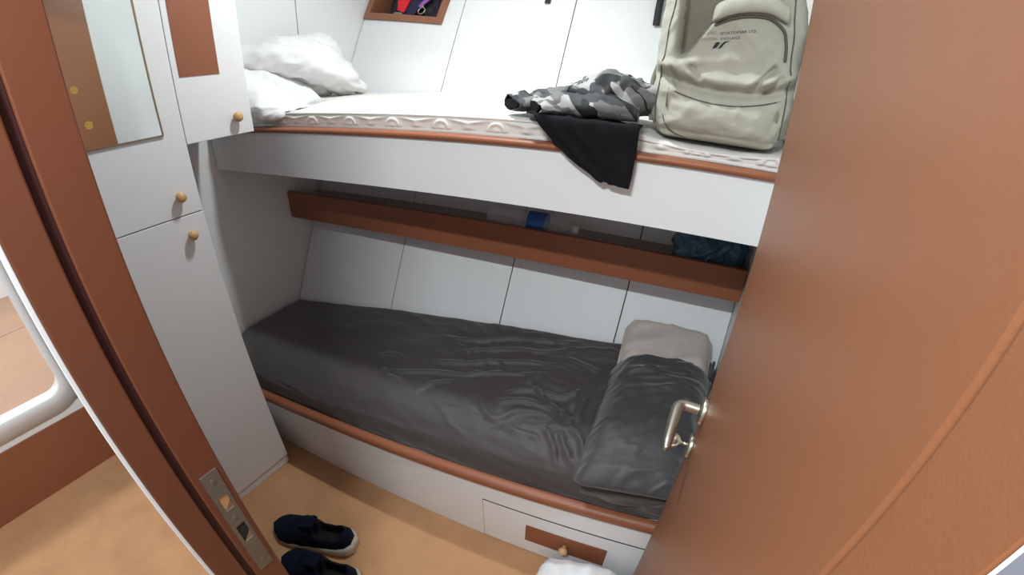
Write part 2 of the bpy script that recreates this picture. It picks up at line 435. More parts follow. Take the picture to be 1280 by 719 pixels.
# ------------------------------------------------------------------ lower berth
def zr(x): return .275 + .048 * (x + 1.32)          # underside of the lower rail
def yr(x): return .530 + .1296 * (x + 1.35)
def yf(x): return .705 + .111 * x                   # foot of the front panel
lb = empty('bunk_base'); tag(lb, 'white lower bunk base with a brown rounded edge rail and a drawer', 'bunk')
bm = bmesh.new()
XB0, XB1 = XL + .003, XR - .003
dx0, dx1 = -.434, .10                               # the drawer
def frontpt(x, t): return Vector((x, lerp(yf(x), yr(x), t), lerp(.001, zr(x) + .002, t)))
def slab(bm, x0, x1, t0, t1, d=.018, o=0.0):
    P = []
    for x, t, dd in ((x0, t0, 0), (x1, t0, 0), (x1, t0, d), (x0, t0, d), (x0, t1, 0), (x1, t1, 0), (x1, t1, d), (x0, t1, d)):
        q = frontpt(x, t); P.append(q + NB * (dd - o))
    hexa(bm, P)
slab(bm, XB0 + .17, dx0, 0, 1); slab(bm, dx0, XB1, .705, 1); slab(bm, dx1, XB1, 0, .705)
link('front_panel', bm, M['white'], lb)
bm = bmesh.new()
hexa(bm, [(XB0, yr(XB0) + .055, .24), (XB1, yr(XB1) + .01, zr(XB1) - .02), (XB1, hull_y(XB1, .30) - .02, zr(XB1) - .02), (XB0, hull_y(XB0, .24) - .02, .24),
          (XB0, yr(XB0) + .055, zr(XB0)), (XB1, yr(XB1) + .01, zr(XB1)), (XB1, hull_y(XB1, .30) - .02, zr(XB1)), (XB0, hull_y(XB0, .24) - .02, zr(XB0))])
link('bunk_board', bm, M['white'], lb)
bm = bmesh.new()
xs_ = [-1.50 + (XB1 + 1.50) * k / 40 for k in range(41)]
prof = [(.012, .0), (-.008, .0), (-.0145, .005), (-.017, .013), (-.0165, .022), (-.012, .030), (-.003, .0345), (.008, .0345), (.012, .033)]
rings = [[bm.verts.new(Vector((x, yr(x), zr(x) + dz)) + NB * dn) for dn, dz in prof] for x in xs_]
for a, b in zip(rings, rings[1:]):
    for k in range(len(prof)): bm.faces.new((a[k], a[(k + 1) % len(prof)], b[(k + 1) % len(prof)], b[k]))
bm.faces.new(rings[0]); bm.faces.new(rings[-1][::-1])
link('edge_rail', bm, M['brown2'], lb, True)
bm = bmesh.new(); slab(bm, dx0 + .002, dx1 - .002, .012, .682, .012, .001); dw = link('drawer', bm, M['white'], lb)
bm = bmesh.new(); slab(bm, dx0 + .002, dx1 - .002, .6825, .704, .010, -.0008); link('gap_shade_strip', bm, M['gap'], lb)  # dark strip stands in for the shade in the gap above the drawer
bm = bmesh.new(); slab(bm, -.287, -.030, .22, .505, .003, .0018); link('inlay_panel', bm, M['brown2'], dw)
kp = frontpt(-.157, .345) - NB * .0015; knob(dw, kp, -NB)

# lower mattress in its dark sheet
FOLDS = [
    [(-0.582, 0.825), (-0.533, 0.798), (-0.479, 0.761), (-0.444, 0.762), (-0.400, 0.807), (-0.333, 0.832), (-0.265, 0.826)],
    [(-0.886, 0.766), (-0.814, 0.793), (-0.729, 0.836), (-0.635, 0.863), (-0.578, 0.900), (-0.472, 0.942), (-0.371, 0.989)],
    [(-0.969, 0.809), (-0.917, 0.836), (-0.851, 0.836)],
    [(-0.719, 0.943), (-0.636, 0.993), (-0.527, 1.044), (-0.433, 1.067), (-0.358, 1.132)],
    [(-0.434, 0.941), (-0.345, 0.881), (-0.280, 0.849), (-0.242, 0.822)],
    [(-0.473, 0.811), (-0.401, 0.854), (-0.314, 0.863)],
    [(-0.737, 0.737), (-0.697, 0.795), (-0.641, 0.832)],
    [(-0.358, 1.071), (-0.293, 1.062), (-0.240, 1.048)],
    [(-0.312, 0.789), (-0.265, 0.756), (-0.223, 0.698), (-0.203, 0.633)],
    [(-0.251, 0.818), (-0.201, 0.799), (-0.170, 0.747)],
    [(-0.814, 0.989), (-0.685, 1.024), (-0.577, 1.085), (-0.457, 1.119), (-0.347, 1.169)],
    [(-0.785, 0.869), (-0.665, 0.907), (-0.564, 0.965), (-0.455, 1.007), (-0.341, 1.031)],
    [(-0.422, 0.744), (-0.359, 0.752), (-0.296, 0.755)],
    [(-0.247, 0.834), (-0.235, 0.884), (-0.237, 0.946)],
    [(-0.263, 0.798), (-0.221, 0.750), (-0.183, 0.729)],
    [(-1.041, 1.098), (-0.890, 1.135), (-0.696, 1.189), (-0.564, 1.224)],
    [(-0.285, 0.847), (-0.274, 0.898), (-0.273, 0.981)],
    [(-0.380, 0.771), (-0.321, 0.785), (-0.267, 0.818)],
    [(-0.903, 0.767), (-0.861, 0.748), (-0.812, 0.754)],
    [(-0.473, 0.853), (-0.403, 0.903), (-0.313, 0.912), (-0.252, 0.956)],
]
FS = []
for i_, f_ in enumerate(FOLDS):
    P_ = spline([(x, y, 0) for x, y in f_], 5)
    FS.append((P_, min(p.x for p in P_) - .05, max(p.x for p in P_) + .05, min(p.y for p in P_) - .05, max(p.y for p in P_) + .05, (.010, .008, .006, .007, .009, .007, .005, .007, .010, .010)[i_ % 10]))
def creases(x, y):
    h = 0.0
    for P_, xa, xb, ya, yb_, amp in FS:
        if not (xa < x < xb and ya < y < yb_): continue
        best = 9; bt = 0; sd = 0
        for k in range(len(P_) - 1):
            a = P_[k]; b = P_[k + 1]; dx = b.x - a.x; dy = b.y - a.y; L2 = dx * dx + dy * dy + 1e-12
            t = max(0, min(1, ((x - a.x) * dx + (y - a.y) * dy) / L2)); ex = x - a.x - t * dx; ey = y - a.y - t * dy; d = ex * ex + ey * ey
            if d < best: best = d; bt = (k + t) / (len(P_) - 1); sd = (dx * ey - dy * ex) / math.sqrt(L2)
        w = 1.5 * amp * min(1, 6 * bt * (1 - bt) + .1)
        h += w * (math.exp(-(sd / .010) ** 2 if abs(sd) ** 2 >= best * .98 else -best / .0001) - .55 * math.exp(-(best + .0) / .0006))
    return h
def wr_fold(x, y):
    """creases of the fitted sheet"""
    a = sstep(-1.05, -.55, x)
    h = .0035 * fbm(x * 3, y * 7, 1.3) + creases(x, y)
    h += a * .0075 * max(0, ridge(x * 3.0 + 2.2 * y, y * 17 + 1.2 * fbm(x * 3, y * 3), 4.0) - .45)
    h += .004 * max(0, ridge(x * 2 - y * 3, y * 10 + x * 2.5, 9.0) - .5)
    # fan of folds running into the pillow
    px, py = -.20, .80
    d = math.hypot(x - px, y - py); ang = math.atan2(y - py, x - px)
    h += .008 * math.exp(-(d / .22) ** 2) * (sin(ang * 13 + 3 * fbm(x * 6, y * 6)) * .5 + .35) * sstep(.02, .10, d)
    h += .003 * bump1(x, -.46 + .22 * (y - .8) + .02 * N(y * 12, 2), .022) * bump1(y, .84, .13)
    h += .007 * bump1(x, -.86 + .6 * (y - .9), .06) * bump1(y, .90, .06)
    return h
ML = bmesh.new()
def mw(q, nr):
    x = lerp(XL + .006, XR - .004, q.x * .5 + .5)
    tz = q.z * .5 + .5; ty = q.y * .5 + .5
    zb_ = zr(x) + .003
    zf = .428 + .048 * (x + 1.66); zk = interp(x, [-1.66, -1.143, -.676, -.248, .115], [.428, .490, .526, .548, .556])
    ztop = lerp(zf, zk, sstep(.1, 1, ty) * .6 + ty * .4)
    z = lerp(zb_, ztop, tz)
    yfr = yr(x) + .019 + .030 * tz * tz - .004 * sin(pi * tz) + .05 * sstep(-1.45, -1.66, x); ybk = hull_y(x, z) - .006
    y = lerp(yfr, ybk, ty)
    p = Vector((x, y, z))
    w = wr_fold(x, y)
    if tz > .4: p.z -= .034 * max(0, 1 - ty / .26) ** 2 * sstep(.4, 1, tz)
    if nr.z > .3: p.z += w * nr.z
    if nr.y < -.3:
        p -= NB * (-nr.y) * (.003 * max(0, ridge(x * 5 + 3 * z, z * 30 + 1.5 * x, 2.0) - .2) * 1.3 + .003 * fbm(x * 4, z * 14, 8))
    return p
rbox(ML, (.88, .28, .07), .038, (400, 150, 20), mw, rz=.035)
ml = link('mattress', ML, M['sheet'], smooth=True)
tag(ml, 'lower bunk mattress in a creased dark grey fitted sheet', 'mattress')

# pillow at the right end of the lower bunk
pl = empty('pillow'); tag(pl, 'pillow lying across the lower bunk, half inside a dark grey case', 'pillow')
def pw(width0, width1, ya, yb_, za, zb_, lift, ex=3.5):
    def f(q, nr):
        t = q.y * .5 + .5
        y = lerp(ya, yb_, t)
        x0 = lerp(width0[0], width0[1], t); x1 = lerp(width1[0], width1[1], t)
        x = lerp(x0, x1, q.x * .5 + .5)
        prof = max(.15, (1 - abs(q.x) ** ex)) * lift(t)
        base = lerp(za, zb_, t)
        z = base + (q.z * .5 + .5) * prof
        p = Vector((x, y + .07 * (q.x * .5 + .5), z))
        if nr.z > 0:
            p.z += .010 * max(0, ridge(x * 5 + y * 3, y * 9 - x * 4, 3.3) - .4) + .006 * fbm(x * 9, y * 9, 5)
            p.z += .010 * max(0, ridge(x * 7 + y * 2, y * 15 - x * 7 + 1.5 * fbm(x * 5, y * 5), 6.1) - .5)
            p.z += .012 * bump1(y, .93 + .25 * (x + .06), .02) * bump1(x, -.05, .09) + .010 * bump1(y, 1.00 + .3 * (x + .1), .014) * bump1(x, -.10, .06)
        p.y = min(p.y, hull_y(p.x, p.z) - .008); p.x = min(p.x, XR - .003)
        return p
    return f
bm = bmesh.new()
rbox(bm, (.15, .30, .05), .048, (60, 100, 14), pw((-.165, -.205), (.098, .104), .635, 1.085, .497, .553, lambda t: interp(t, [0, .08, .5, 1], [.036, .062, .076, .078]), 5))
link('pillowcase', bm, M['case'], pl, True)
bm = bmesh.new()
rbox(bm, (.15, .14, .05), .045, (30, 24, 10), pw((-.190, -.225), (.088, .078), 1.05, 1.285, .556, .590, lambda t: interp(t, [0, .5, 1], [.054, .050, .038]), 9))
link('foam_pillow', bm, M['beige'], pl, True)['label'] = 'bare beige pillow end'
bm = bmesh.new()   # loose mouth of the case turned under at the wall side, and its hem
tube(bm, spline([(.090, 1.14, .575), (.094, 1.17, .585), (.094, 1.20, .600)], 5), [.005] * 10 + [.002], 8)
link('case_hem', bm, M['case'], pl, True)

# rumpled sheet spilling out in front of the pillow
bm = bmesh.new()
def rump(q, nr):
    x = lerp(-.175, .105, q.x * .5 + .5)
    y = yr(x) + .012 + (q.y * .5 + .5) * .10
    z = zr(x) + .045 + (q.z * .5 + .5) * (.085 + .012 * N(x * 12, 3)) * (.45 + .55 * sstep(-1, -.3, q.x)) 
    p = Vector((x, y, z))
    p += nr * (.010 * max(0, ridge(x * 4, z * 26 - x * 10, 7) - .2) + .004 * fbm(x * 10, z * 20, 3))
    return p
rbox(bm, (.14, .05, .045), .04, (36, 14, 20), rump)
link('rumpled_sheet', bm, M['sheet'], ml, True)

# ------------------------------------------------------------------ shelf along the hull
def ys(x): return 1.012 + .1296 * (x + 1.66)
def zs0(x): return .812 - .0062 * (x + 1.66)
def zs1(x): return .928 - .0124 * (x + 1.66)
def zsb(x): return .893 - .0175 * (x + 1.66)     # top of the board behind the front
sh = empty('wall_shelf'); tag(sh, 'long brown shelf with a raised front board fixed to the hull above the lower bunk', 'shelf')
bm = bmesh.new(); x0, x1 = XL + .004, XR - .003
hexa(bm, [(x0, ys(x0), zs0(x0)), (x1, ys(x1), zs0(x1)), (x1, ys(x1) + .018, zs0(x1)), (x0, ys(x0) + .018, zs0(x0)), (x0, ys(x0), zs1(x0)), (x1, ys(x1), zs1(x1)), (x1, ys(x1) + .018, zs1(x1)), (x0, ys(x0) + .018, zs1(x0))], .0015)
link('front_board', bm, M['brown2'], sh)
bm = bmesh.new()
def hb(x, z): return hull_y(x, z) - .003
za, zb_ = zsb(x0), zsb(x1)
hexa(bm, [(x0, ys(x0) + .018, za - .018), (x1, ys(x1) + .018, zb_ - .018), (x1, hb(x1, zb_ - .018), zb_ - .018), (x0, hb(x0, za - .018), za - .018), (x0, ys(x0) + .018, za), (x1, ys(x1) + .018, zb_), (x1, hb(x1, zb_), zb_), (x0, hb(x0, za), za)])
link('shelf_board', bm, M['shelftop'], sh)['label'] = 'dull grey top of the shelf'

# bottle lying on the shelf
wbt = empty('water_bottle'); tag(wbt, 'clear plastic water bottle with a blue label lying on the brown shelf', 'bottle')
def ysh(x, r): return ys(x) + .03 + r
br = .040; xa = -.735
bo = Vector((xa, 1.200, zsb(xa) + .001 + br)); bax = Vector((1, .13, -.0175)).normalized(); MB_ = axisM(bo, bax, (0, 0, 1))
bm = bmesh.new()
prof = [(0, .006), (.028, .004), (.036, 0), (br, .008)]
for k in range(9): prof += [(br - .0022, .018 + k * .0125), (br, .024 + k * .0125)]
prof += [(.0385, .14), (.0385, .205), (br, .212), (br, .222), (.034, .245), (.022, .27), (.0135, .285), (.0135, .296)]
lathe(bm, prof, MB_, 32); link('bottle_body', bm, M['bottle'], wbt, True)
bm = bmesh.new(); lathe(bm, [(.0392, .143), (.0395, .144), (.0395, .203), (.0392, .204)], MB_, 32); lab = link('label', bm, M['blue'], wbt, True)
bm = bmesh.new()
nA = 10
for (a0, a1, h0, h1) in ((1.9, 2.7, .158, .190), (2.9, 3.25, .150, .165)):
    g = [[bm.verts.new(MB_ @ Vector((.0399 * cos(lerp(a0, a1, i / nA)), .0399 * sin(lerp(a0, a1, i / nA)), h))) for h in (h0, h1)] for i in range(nA + 1)]
    for i in range(nA): bm.faces.new((g[i][0], g[i + 1][0], g[i + 1][1], g[i][1]))
link('label_print', bm, M['labelw'], lab)
bm = bmesh.new(); lathe(bm, [(0, .294), (.0155, .294), (.0155, .312), (.014, .315), (0, .315)], MB_, 24); link('bottle_cap', bm, M['labelw'], wbt, True)

# crumpled bag on the shelf
bm = bmesh.new()
def bagw(q, nr):
    x = lerp(-.125, .095, q.x * .5 + .5); y = ys(x) + .034 + (q.y * .5 + .5) * .095; z = zsb(x) + .001 + (q.z * .5 + .5) * .140 * (1 - .25 * q.x * q.x)
    d = .016 * ridge(x * 14, y * 14, z * 16) + .010 * ridge(x * 30, y * 30, z * 34)
    p = Vector((x, y, z)) + nr * (d - .012); p.z = max(p.z, zsb(p.x) + .0008); p.y = max(p.y, ys(x) + .021); return p
rbox(bm, (.10, .045, .06), .045, (44, 20, 28), bagw)
tag(link('plastic_bag', bm, M['bluebag'], smooth=False), 'crumpled dark blue plastic bag at the right end of the brown shelf', 'bag')

# ------------------------------------------------------------------ upper berth
def yu(x): return .730 + .1113 * (x + 1.66)
ub = empty('upper_bunk'); tag(ub, 'upper bunk with a white front board and a brown rounded edge rail', 'bunk')
bm = bmesh.new()
hexa(bm, [(XB0, yu(XB0), 1.092), (XB1, yu(XB1), 1.092), (XB1, yu(XB1) + .02, 1.092), (XB0, yu(XB0) + .02, 1.092), (XB0, yu(XB0), 1.231), (XB1, yu(XB1), 1.231), (XB1, yu(XB1) + .02, 1.231), (XB0, yu(XB0) + .02, 1.231)])
link('front_board', bm, M['white'], ub)
bm = bmesh.new()
hexa(bm, [(XB0, yu(XB0) + .02, 1.15), (XB1, yu(XB1) + .02, 1.15), (XB1, hb(XB1, 1.15), 1.15), (XB0, hb(XB0, 1.15), 1.15), (XB0, yu(XB0) + .02, 1.17), (XB1, yu(XB1) + .02, 1.17), (XB1, hb(XB1, 1.17), 1.17), (XB0, hb(XB0, 1.17), 1.17)])
link('bunk_board', bm, M['white'], ub)
bm = bmesh.new()
prof = [(.020, 0), (-.004, 0), (-.009, .002), (-.0115, .007), (-.0105, .0125), (-.006, .0158), (.0, .0165), (.020, .0165)]
xs_ = [lerp(XB0, XB1, k / 30) for k in range(31)]
rings = [[bm.verts.new(Vector((x, yu(x), 1.2315 + dz)) + NB * dn) for dn, dz in prof] for x in xs_]
for a, b in zip(rings, rings[1:]):
    for k in range(len(prof)): bm.faces.new((a[k], a[(k + 1) % len(prof)], b[(k + 1) % len(prof)], b[k]))
bm.faces.new(rings[0]); bm.faces.new(rings[-1][::-1])
link('edge_rail', bm, M['brown2'], ub, True)

# quilted upper mattress
UM = bmesh.new()
def um_top(x, ty):
    z = 1.294 + .016 * sstep(0, .5, ty)
    z -= .024 * bump1(x, -.05, .19) * bump1(ty, 0, .62)          # pressed down under the backpack
    return z
def um_z(x, y): return um_top(x, (y - yu(x) - .024) / (hull_y(x, 1.3) - yu(x) - .03))
def uw(q, nr):
    x = lerp(XL + .006, XR - .005, q.x * .5 + .5); ty = q.y * .5 + .5; tz = q.z * .5 + .5
    z = lerp(1.172, um_top(x, ty), tz)
    y = lerp(yu(x) + .024 + .002 * N(x * 5, 1), hull_y(x, z) - .006, ty)
    if z < 1.25 and ty < .2: y = max(y, yu(x) + .0245)
    p = Vector((x, y, z))
    if nr.z > .5:
        p.z += .0022 * fbm(x * 9, y * 9, 2)
    if nr.y < -.2 and z > 1.252:
        v = (z - 1.254) / .036; k = x / .150; c = k - math.floor(k) - .5      # repeating scrolls: an arch and two leaves
        e1 = math.hypot(c * 3.0, (v - .10) * .85); q1 = math.exp(-((e1 - .42) / .13) ** 2) + math.exp(-(e1 / .20) ** 2)
        c2 = (k + .5) - math.floor(k + .5) - .5
        q2 = math.exp(-((v - .55 - .6 * abs(c2)) / .15) ** 2) * (1 - 1.3 * abs(c2)) + math.exp(-(math.hypot(c2 * 2.5, (v - .25)) / .22) ** 2)
        p -= NB * (.0075 * min(1, q1 + q2) * sstep(-.05, .15, v) * (1 - sstep(.8, 1.0, v)) - .003)
    return p
rbox(UM, (.88, .40, .065), .018, (520, 40, 60), uw)
um = link('mattress', UM, M['cream'], smooth=True); tag(um, 'bare cream quilted mattress on the upper bunk', 'mattress')
bm = bmesh.new()
tube(bm, [Vector((lerp(XL + .02, XR - .01, k / 60), 0, 0)) + Vector((0, yu(lerp(XL + .02, XR - .01, k / 60)) + .0265, um_top(lerp(XL + .02, XR - .01, k / 60), 0) - .0065)) for k in range(61)], .0035, 8)
link('piping', bm, M['cream'], um, True)

# duvet heaped at the left end of the upper bunk
bm = bmesh.new()
def lobe(c, half, r, n, rot, amp, seed, shape=None):
    Rm = Matrix.Rotation(rot[2], 3, 'Z') @ Matrix.Rotation(rot[0], 3, 'X') @ Matrix.Rotation(rot[1], 3, 'Y')
    def f(q, nr):
        p = Vector((q.x * half[0], q.y * half[1], q.z * half[2]))
        if shape: p = shape(p, q)
        s = seed
        d = amp * (fbm(p.x * 7 + s, p.y * 7, p.z * 7, 3) + 1.1 * (ridge(p.x * 6 + s, p.y * 9 + p.x * 3, p.z * 9) - .5))
        d += .0045 * ridge(p.x * 24 + s, p.y * 30 + p.x * 10, p.z * 26)
        return Vector(c) + Rm @ (p + nr * d)
    rbox(bm, half, r, n, f)
def lobeA(q, nr):            # the puffed front fold: high at the wall, gathered to a corner over the rail
    ty = q.y * .5 + .5; tx = q.x * .5 + .5; tz = q.z * .5 + .5
    x1 = lerp(-1.215, -1.325, sstep(0, 1, ty)); x = lerp(XL + .004, x1, tx)
    y = lerp(.752 + .05 * (x + 1.47) + .02 * sstep(.75, 1, tx), 1.06, ty)
    ztop = 1.435 - .135 * sstep(.30, 1.0, tx) - .02 * ty
    z0 = lerp(1.250, 1.305, sstep(0, .22, ty))
    z = lerp(z0, ztop, tz)
    p = Vector((x, y, z))
    a = math.atan2(z - 1.30, x + 1.25)
    g = sstep(.35, .9, tx)
    k_ = 1 - .75 * sstep(.62, .9, tx)
    d = .009 * k_ * fbm(x * 9 + 3, y * 9, z * 9, 4) + .012 * k_ * (ridge(x * 6, y * 8 + x * 3, z * 9) - .5) + .010 * g * max(0, sin(a * 13 + 3 * N(x * 9, y * 9)) ) * sstep(.02, .35, 1 - tx)
    d += .003 * ridge(x * 24, y * 30 + x * 10, z * 26)
    return p + nr * d
rbox(bm, (.205, .15, .085), .08, (64, 44, 34), lobeA)
def roll(pts, rad, flat, seed, n=34, amp=.008):
    P = spline(pts, 14); m_ = len(P); rings = []
    for i, p in enumerate(P):
        f = i / (m_ - 1); t = (P[min(i + 1, m_ - 1)] - P[max(i - 1, 0)]).normalized()
        side = Vector((0, 0, 1)).cross(t).normalized(); upv = t.cross(side)
        r = interp(f, [k / (len(rad) - 1) for k in range(len(rad))], rad); ring = []
        for k in range(n):
            a = 2 * pi * k / n; o = side * cos(a) * r + upv * sin(a) * r * flat; q = p + o
            d = amp * (1.2 * fbm(q.x * 11 + seed, q.y * 11, q.z * 11, 4) + 1.8 * (ridge(f * 7 + seed, a * 1.2 + f * 3, seed) - .5)) + .0025 * ridge(q.x * 26, q.y * 26, q.z * 30)
            ring.append(bm.verts.new(q + o.normalized() * d * min(1, r / .03)))
        rings.append(ring)
    for a, b in zip(rings, rings[1:]):
        for k in range(n): bm.faces.new((a[k], a[(k + 1) % n], b[(k + 1) % n], b[k]))
    bm.faces.new(rings[0][::-1]); bm.faces.new(rings[-1])
roll([(-1.65, .86, 1.452), (-1.56, .91, 1.468), (-1.465, 1.01, 1.448), (-1.415, 1.14, 1.395), (-1.405, 1.285, 1.330)], [.050, .058, .060, .056, .022], .85, 4.0)
roll([(-1.65, .98, 1.45), (-1.54, 1.02, 1.47), (-1.46, 1.12, 1.43), (-1.44, 1.25, 1.35)], [.06, .075, .08, .05], 1.0, 9.0)
lobe((-1.545, 1.15, 1.43), (.105, .12, .125), .10, (34, 28, 30), (R(8), R(4), R(10)), .010, 5.4)
for v in bm.verts:
    v.co.x = max(v.co.x, XL + .003); v.co.y = min(v.co.y, hull_y(v.co.x, v.co.z) - .004); v.co.y = max(v.co.y, yu(v.co.x) - .014); v.co.z = max(v.co.z, 1.2495 if v.co.y < yu(v.co.x) + .024 else um_z(v.co.x, v.co.y) + .001)
    if v.co.x < CX + .004: v.co.y = max(v.co.y, .704)
dv = link('duvet', bm, M['duvet'], smooth=True); tag(dv, 'white duvet heaped in folds at the left end of the upper bunk', 'duvet')

# ------------------------------------------------------------------ backpack
bp = empty('backpack'); tag(bp, 'khaki canvas backpack standing on the upper mattress', 'backpack')
BC = Vector((-.052, 1.035, 1.280)); ba = R(4.5)
BX = Vector((cos(ba), sin(ba), 0)); BYv = Vector((-sin(ba), cos(ba), .0)).normalized(); BZ = (Vector((0, 0, 1)) + BYv * .10).normalized()
BW, BD, BH = .142, .095, .40
def bpt(u, v, d): return BC + BX * u + BYv * d + BZ * v        # u across, v up, d back from the middle
def bfront(u, v):
    """extra depth (towards the viewer is negative) of the front, u in m from the middle, v up from the base"""
    d = -.012 * bump1(v, .06, .045) * (1 - (u / .15) ** 2)
    # slack fold above the pocket
    vc = .128 + 1.5 * u * u
    d += -.017 * bump1(v, vc, .012) + .014 * bump1(v, vc - .022, .010)
    # hollow where the front panel has fallen in, with a sharp right lip
    ul = -.100; ur = -.088 + .66 * (v - .168)
    if ur > ul: d += .058 * sstep(.160, .190, v) * sstep(ul - .008, ul + .012, u) * (1 - sstep(ur - .010, ur + .006, u)) * sstep(0, .02, ur - ul + .004)
    d -= .014 * bump1(u, -.112, .013) * sstep(.12, .19, v)
    d -= .012 * bump1(v, .155 + .15 * (u + .09), .010) * bump1(u, -.075, .035)
    # pleats running into the pocket corners
    for (ua, va, ub_, vb) in ((-.108, .142, -.092, .112), (.108, .150, .080, .118), (.090, .165, .060, .128), (-.070, .150, -.050, .130)):
        dx = ub_ - ua; dy = vb - va; t = max(0, min(1, ((u - ua) * dx + (v - va) * dy) / (dx * dx + dy * dy)))
        e2 = (u - ua - t * dx) ** 2 + (v - va - t * dy) ** 2; sd = ((u - ua) * dy - (v - va) * dx) / math.hypot(dx, dy)
        d += .011 * math.exp(-e2 / .000025) - .007 * math.exp(-((sd - .010) ** 2) / .00005 - e2 / .0004)
    d += .006 * fbm(u * 14, v * 14, 3.0)
    d += -.010 * max(0, ridge(u * 9 + v * 5, v * 12 - u * 6, 1.7) - .55)
    return d
def bw(q, nr):
    v = (q.z * .5 + .5) * BH
    wid = BW * (1 - .10 * sstep(.18, .40, v) + .03 * bump1(v, .08, .06)); u = q.x * wid
    u += .010 * bump1(v, .24, .05) * (1 if q.x > 0 else -.4) * abs(q.x)
    d = q.y * BD * (1 - .15 * sstep(.25, .4, v))
    p = bpt(u, v, d)
    if nr.y < -.05: p += BYv * bfront(u, v) * min(1, -nr.y * 1.4) * sstep(0, .03, v)
    p += nr.x * BX * .005 * fbm(v * 16, d * 16, 9)
    return p
bm = bmesh.new(); rbox(bm, (BW, BD, BH / 2), .05, (110, 30, 150), bw)
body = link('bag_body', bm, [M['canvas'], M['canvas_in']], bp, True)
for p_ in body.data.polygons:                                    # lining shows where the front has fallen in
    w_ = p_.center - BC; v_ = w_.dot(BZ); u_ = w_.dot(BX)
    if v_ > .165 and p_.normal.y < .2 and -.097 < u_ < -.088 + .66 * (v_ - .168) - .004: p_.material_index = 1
tree = BVHTree.FromPolygons([v.co.copy() for v in body.data.vertices], [tuple(p.vertices) for p in body.data.polygons])
def surf(u, v, off=.001):
    o = bpt(u, v, -.5); h = tree.ray_cast(o, BYv)
    if h[0] is None: return bpt(u, v, -BD)
    return h[0] - BYv * off
# front pocket
bm = bmesh.new()
def pk_top(u): return .086 + 1.8 * u * u
def pkw(q, nr):
    u = q.x * .118; t = q.z * .5 + .5
    v = lerp(.008, pk_top(u), t)
    s = surf(max(-.11, min(.11, u)), max(.02, v), 0)
    dd = .020 * (1 - abs(q.x) ** 4) * (1 - abs(2 * t - .9) ** 3 * .6)
    k = .5 - .5 * q.y
    base = bpt(u, v, (s - BC - BZ * v).dot(BYv))
    return base - BYv * (dd * k - .006) - BYv * k * (.0035 * fbm(u * 30, v * 30, 2) + .004 * max(0, ridge(u * 6, v * 40 + u * 8, 5) - .4))
rbox(bm, (.118, .012, .06), .011, (50, 6, 34), pkw, rz=.018)
pk = link('front_pocket', bm, M['canvas'], bp, True)
ptree = BVHTree.FromPolygons([v.co.copy() for v in pk.data.vertices], [tuple(p.vertices) for p in pk.data.polygons])
def psurf(u, v, off=.001):
    h = ptree.ray_cast(bpt(u, v, -.5), BYv)
    return (h[0] - BYv * off) if h[0] is not None else surf(u, v, off)
bm = bmesh.new(); tube(bm, [psurf(-.112 + .224 * k / 24, pk_top(-.112 + .224 * k / 24) - .004, .0005) for k in range(25)], .0016, 6); link('pocket_zip', bm, M['piping'], pk, True)
bm = bmesh.new(); tube(bm, [psurf(-.108, .104, .002), psurf(-.110, .09, .003), psurf(-.1085, .066, .003)], .003, 6, flat=.5); link('zip_pull', bm, M['canvas_in'], pk, True)
bm = bmesh.new(); tube(bm, spline([psurf(-.114, .05, .001), psurf(-.105, .03, .001), psurf(-.085, .014, .001), psurf(-.06, .008, .001)], 5), .0015, 6); link('pocket_seam', bm, M['piping'], pk, True)
# piping and zips of the main compartment
bm = bmesh.new(); tube(bm, [surf(u, v, .0004) for u, v in [(-.1305 + .022 * sstep(.1, .38, v) + .004 * N(v * 20, 0), v) for v in [.03 + .0115 * k for k in range(32)]]], .0018, 6); link('side_piping', bm, M['piping'], bp, True)
bm = bmesh.new(); tube(bm, [surf(u, v, .0004) for u, v in [(.124 - .018 * sstep(.1, .38, v) + .003 * N(v * 20, 5), v) for v in [.03 + .0115 * k for k in range(32)]]], .0016, 6); link('side_piping', bm, M['piping'], bp, True)
# open flap of the main zip across the top right
bm = bmesh.new()
zp = spline([(-.035, .235, 0), (-.012, .246, 0), (.025, .256, 0), (.065, .256, 0), (.095, .238, 0), (.105, .212, 0), (.108, .18, 0)], 8)
tube(bm, [surf(p.x, p.y, .002) for p in zp], .0030, 6); link('main_zip', bm, M['piping'], bp, True)
bm = bmesh.new()
zp2 = spline([(-.042, .242, 0), (-.012, .258, 0), (.025, .268, 0), (.065, .269, 0), (.1, .255, 0)], 8)
rings = []
for p in zp2:
    a = surf(p.x, p.y, 0); rings.append([bm.verts.new(a + BZ * dz - BYv * dy) for dz, dy in ((-.004, .001), (-.005, .016), (.004, .020), (.018, .014), (.030, .002))])
for a, b in zip(rings, rings[1:]):
    for k in range(4): bm.faces.new((a[k], b[k], b[k + 1], a[k + 1]))
fl = link('zip_flap', bm, M['canvas'], bp, True); thick(fl, .003)
# straps at the sides
def ribbon(name, pts, w, mat_, parent, dirv):
    bm = bmesh.new(); P = spline(pts, 8); L_ = []
    for p in P: L_.append((bm.verts.new(p - Vector(dirv) * w / 2), bm.verts.new(p + Vector(dirv) * w / 2)))
    for a, b in zip(L_, L_[1:]): bm.faces.new((a[0], a[1], b[1], b[0]))
    o = link(name, bm, mat_, parent, True); thick(o, .003); return o
ribbon('side_strap', [bpt(-.138, .16, -.02), bpt(-.147, .12, -.035), bpt(-.146, .07, -.045), bpt(-.138, .03, -.05)], .022, M['canvas_in'], bp, (BX * .6 + BYv * .8))
ribbon('side_strap', [bpt(.126, .27, -.01), bpt(.139, .22, -.01), bpt(.138, .18, .0)], .022, M['piping'], bp, (BX * .5 + BYv * .8))
bm = bmesh.new(); box(bm, (-.004, -.012, -.012), (.004, .012, .012), .002, M=Matrix.Translation(bpt(.1395, .145, -.03))); link('buckle', bm, M['strap'], bp)
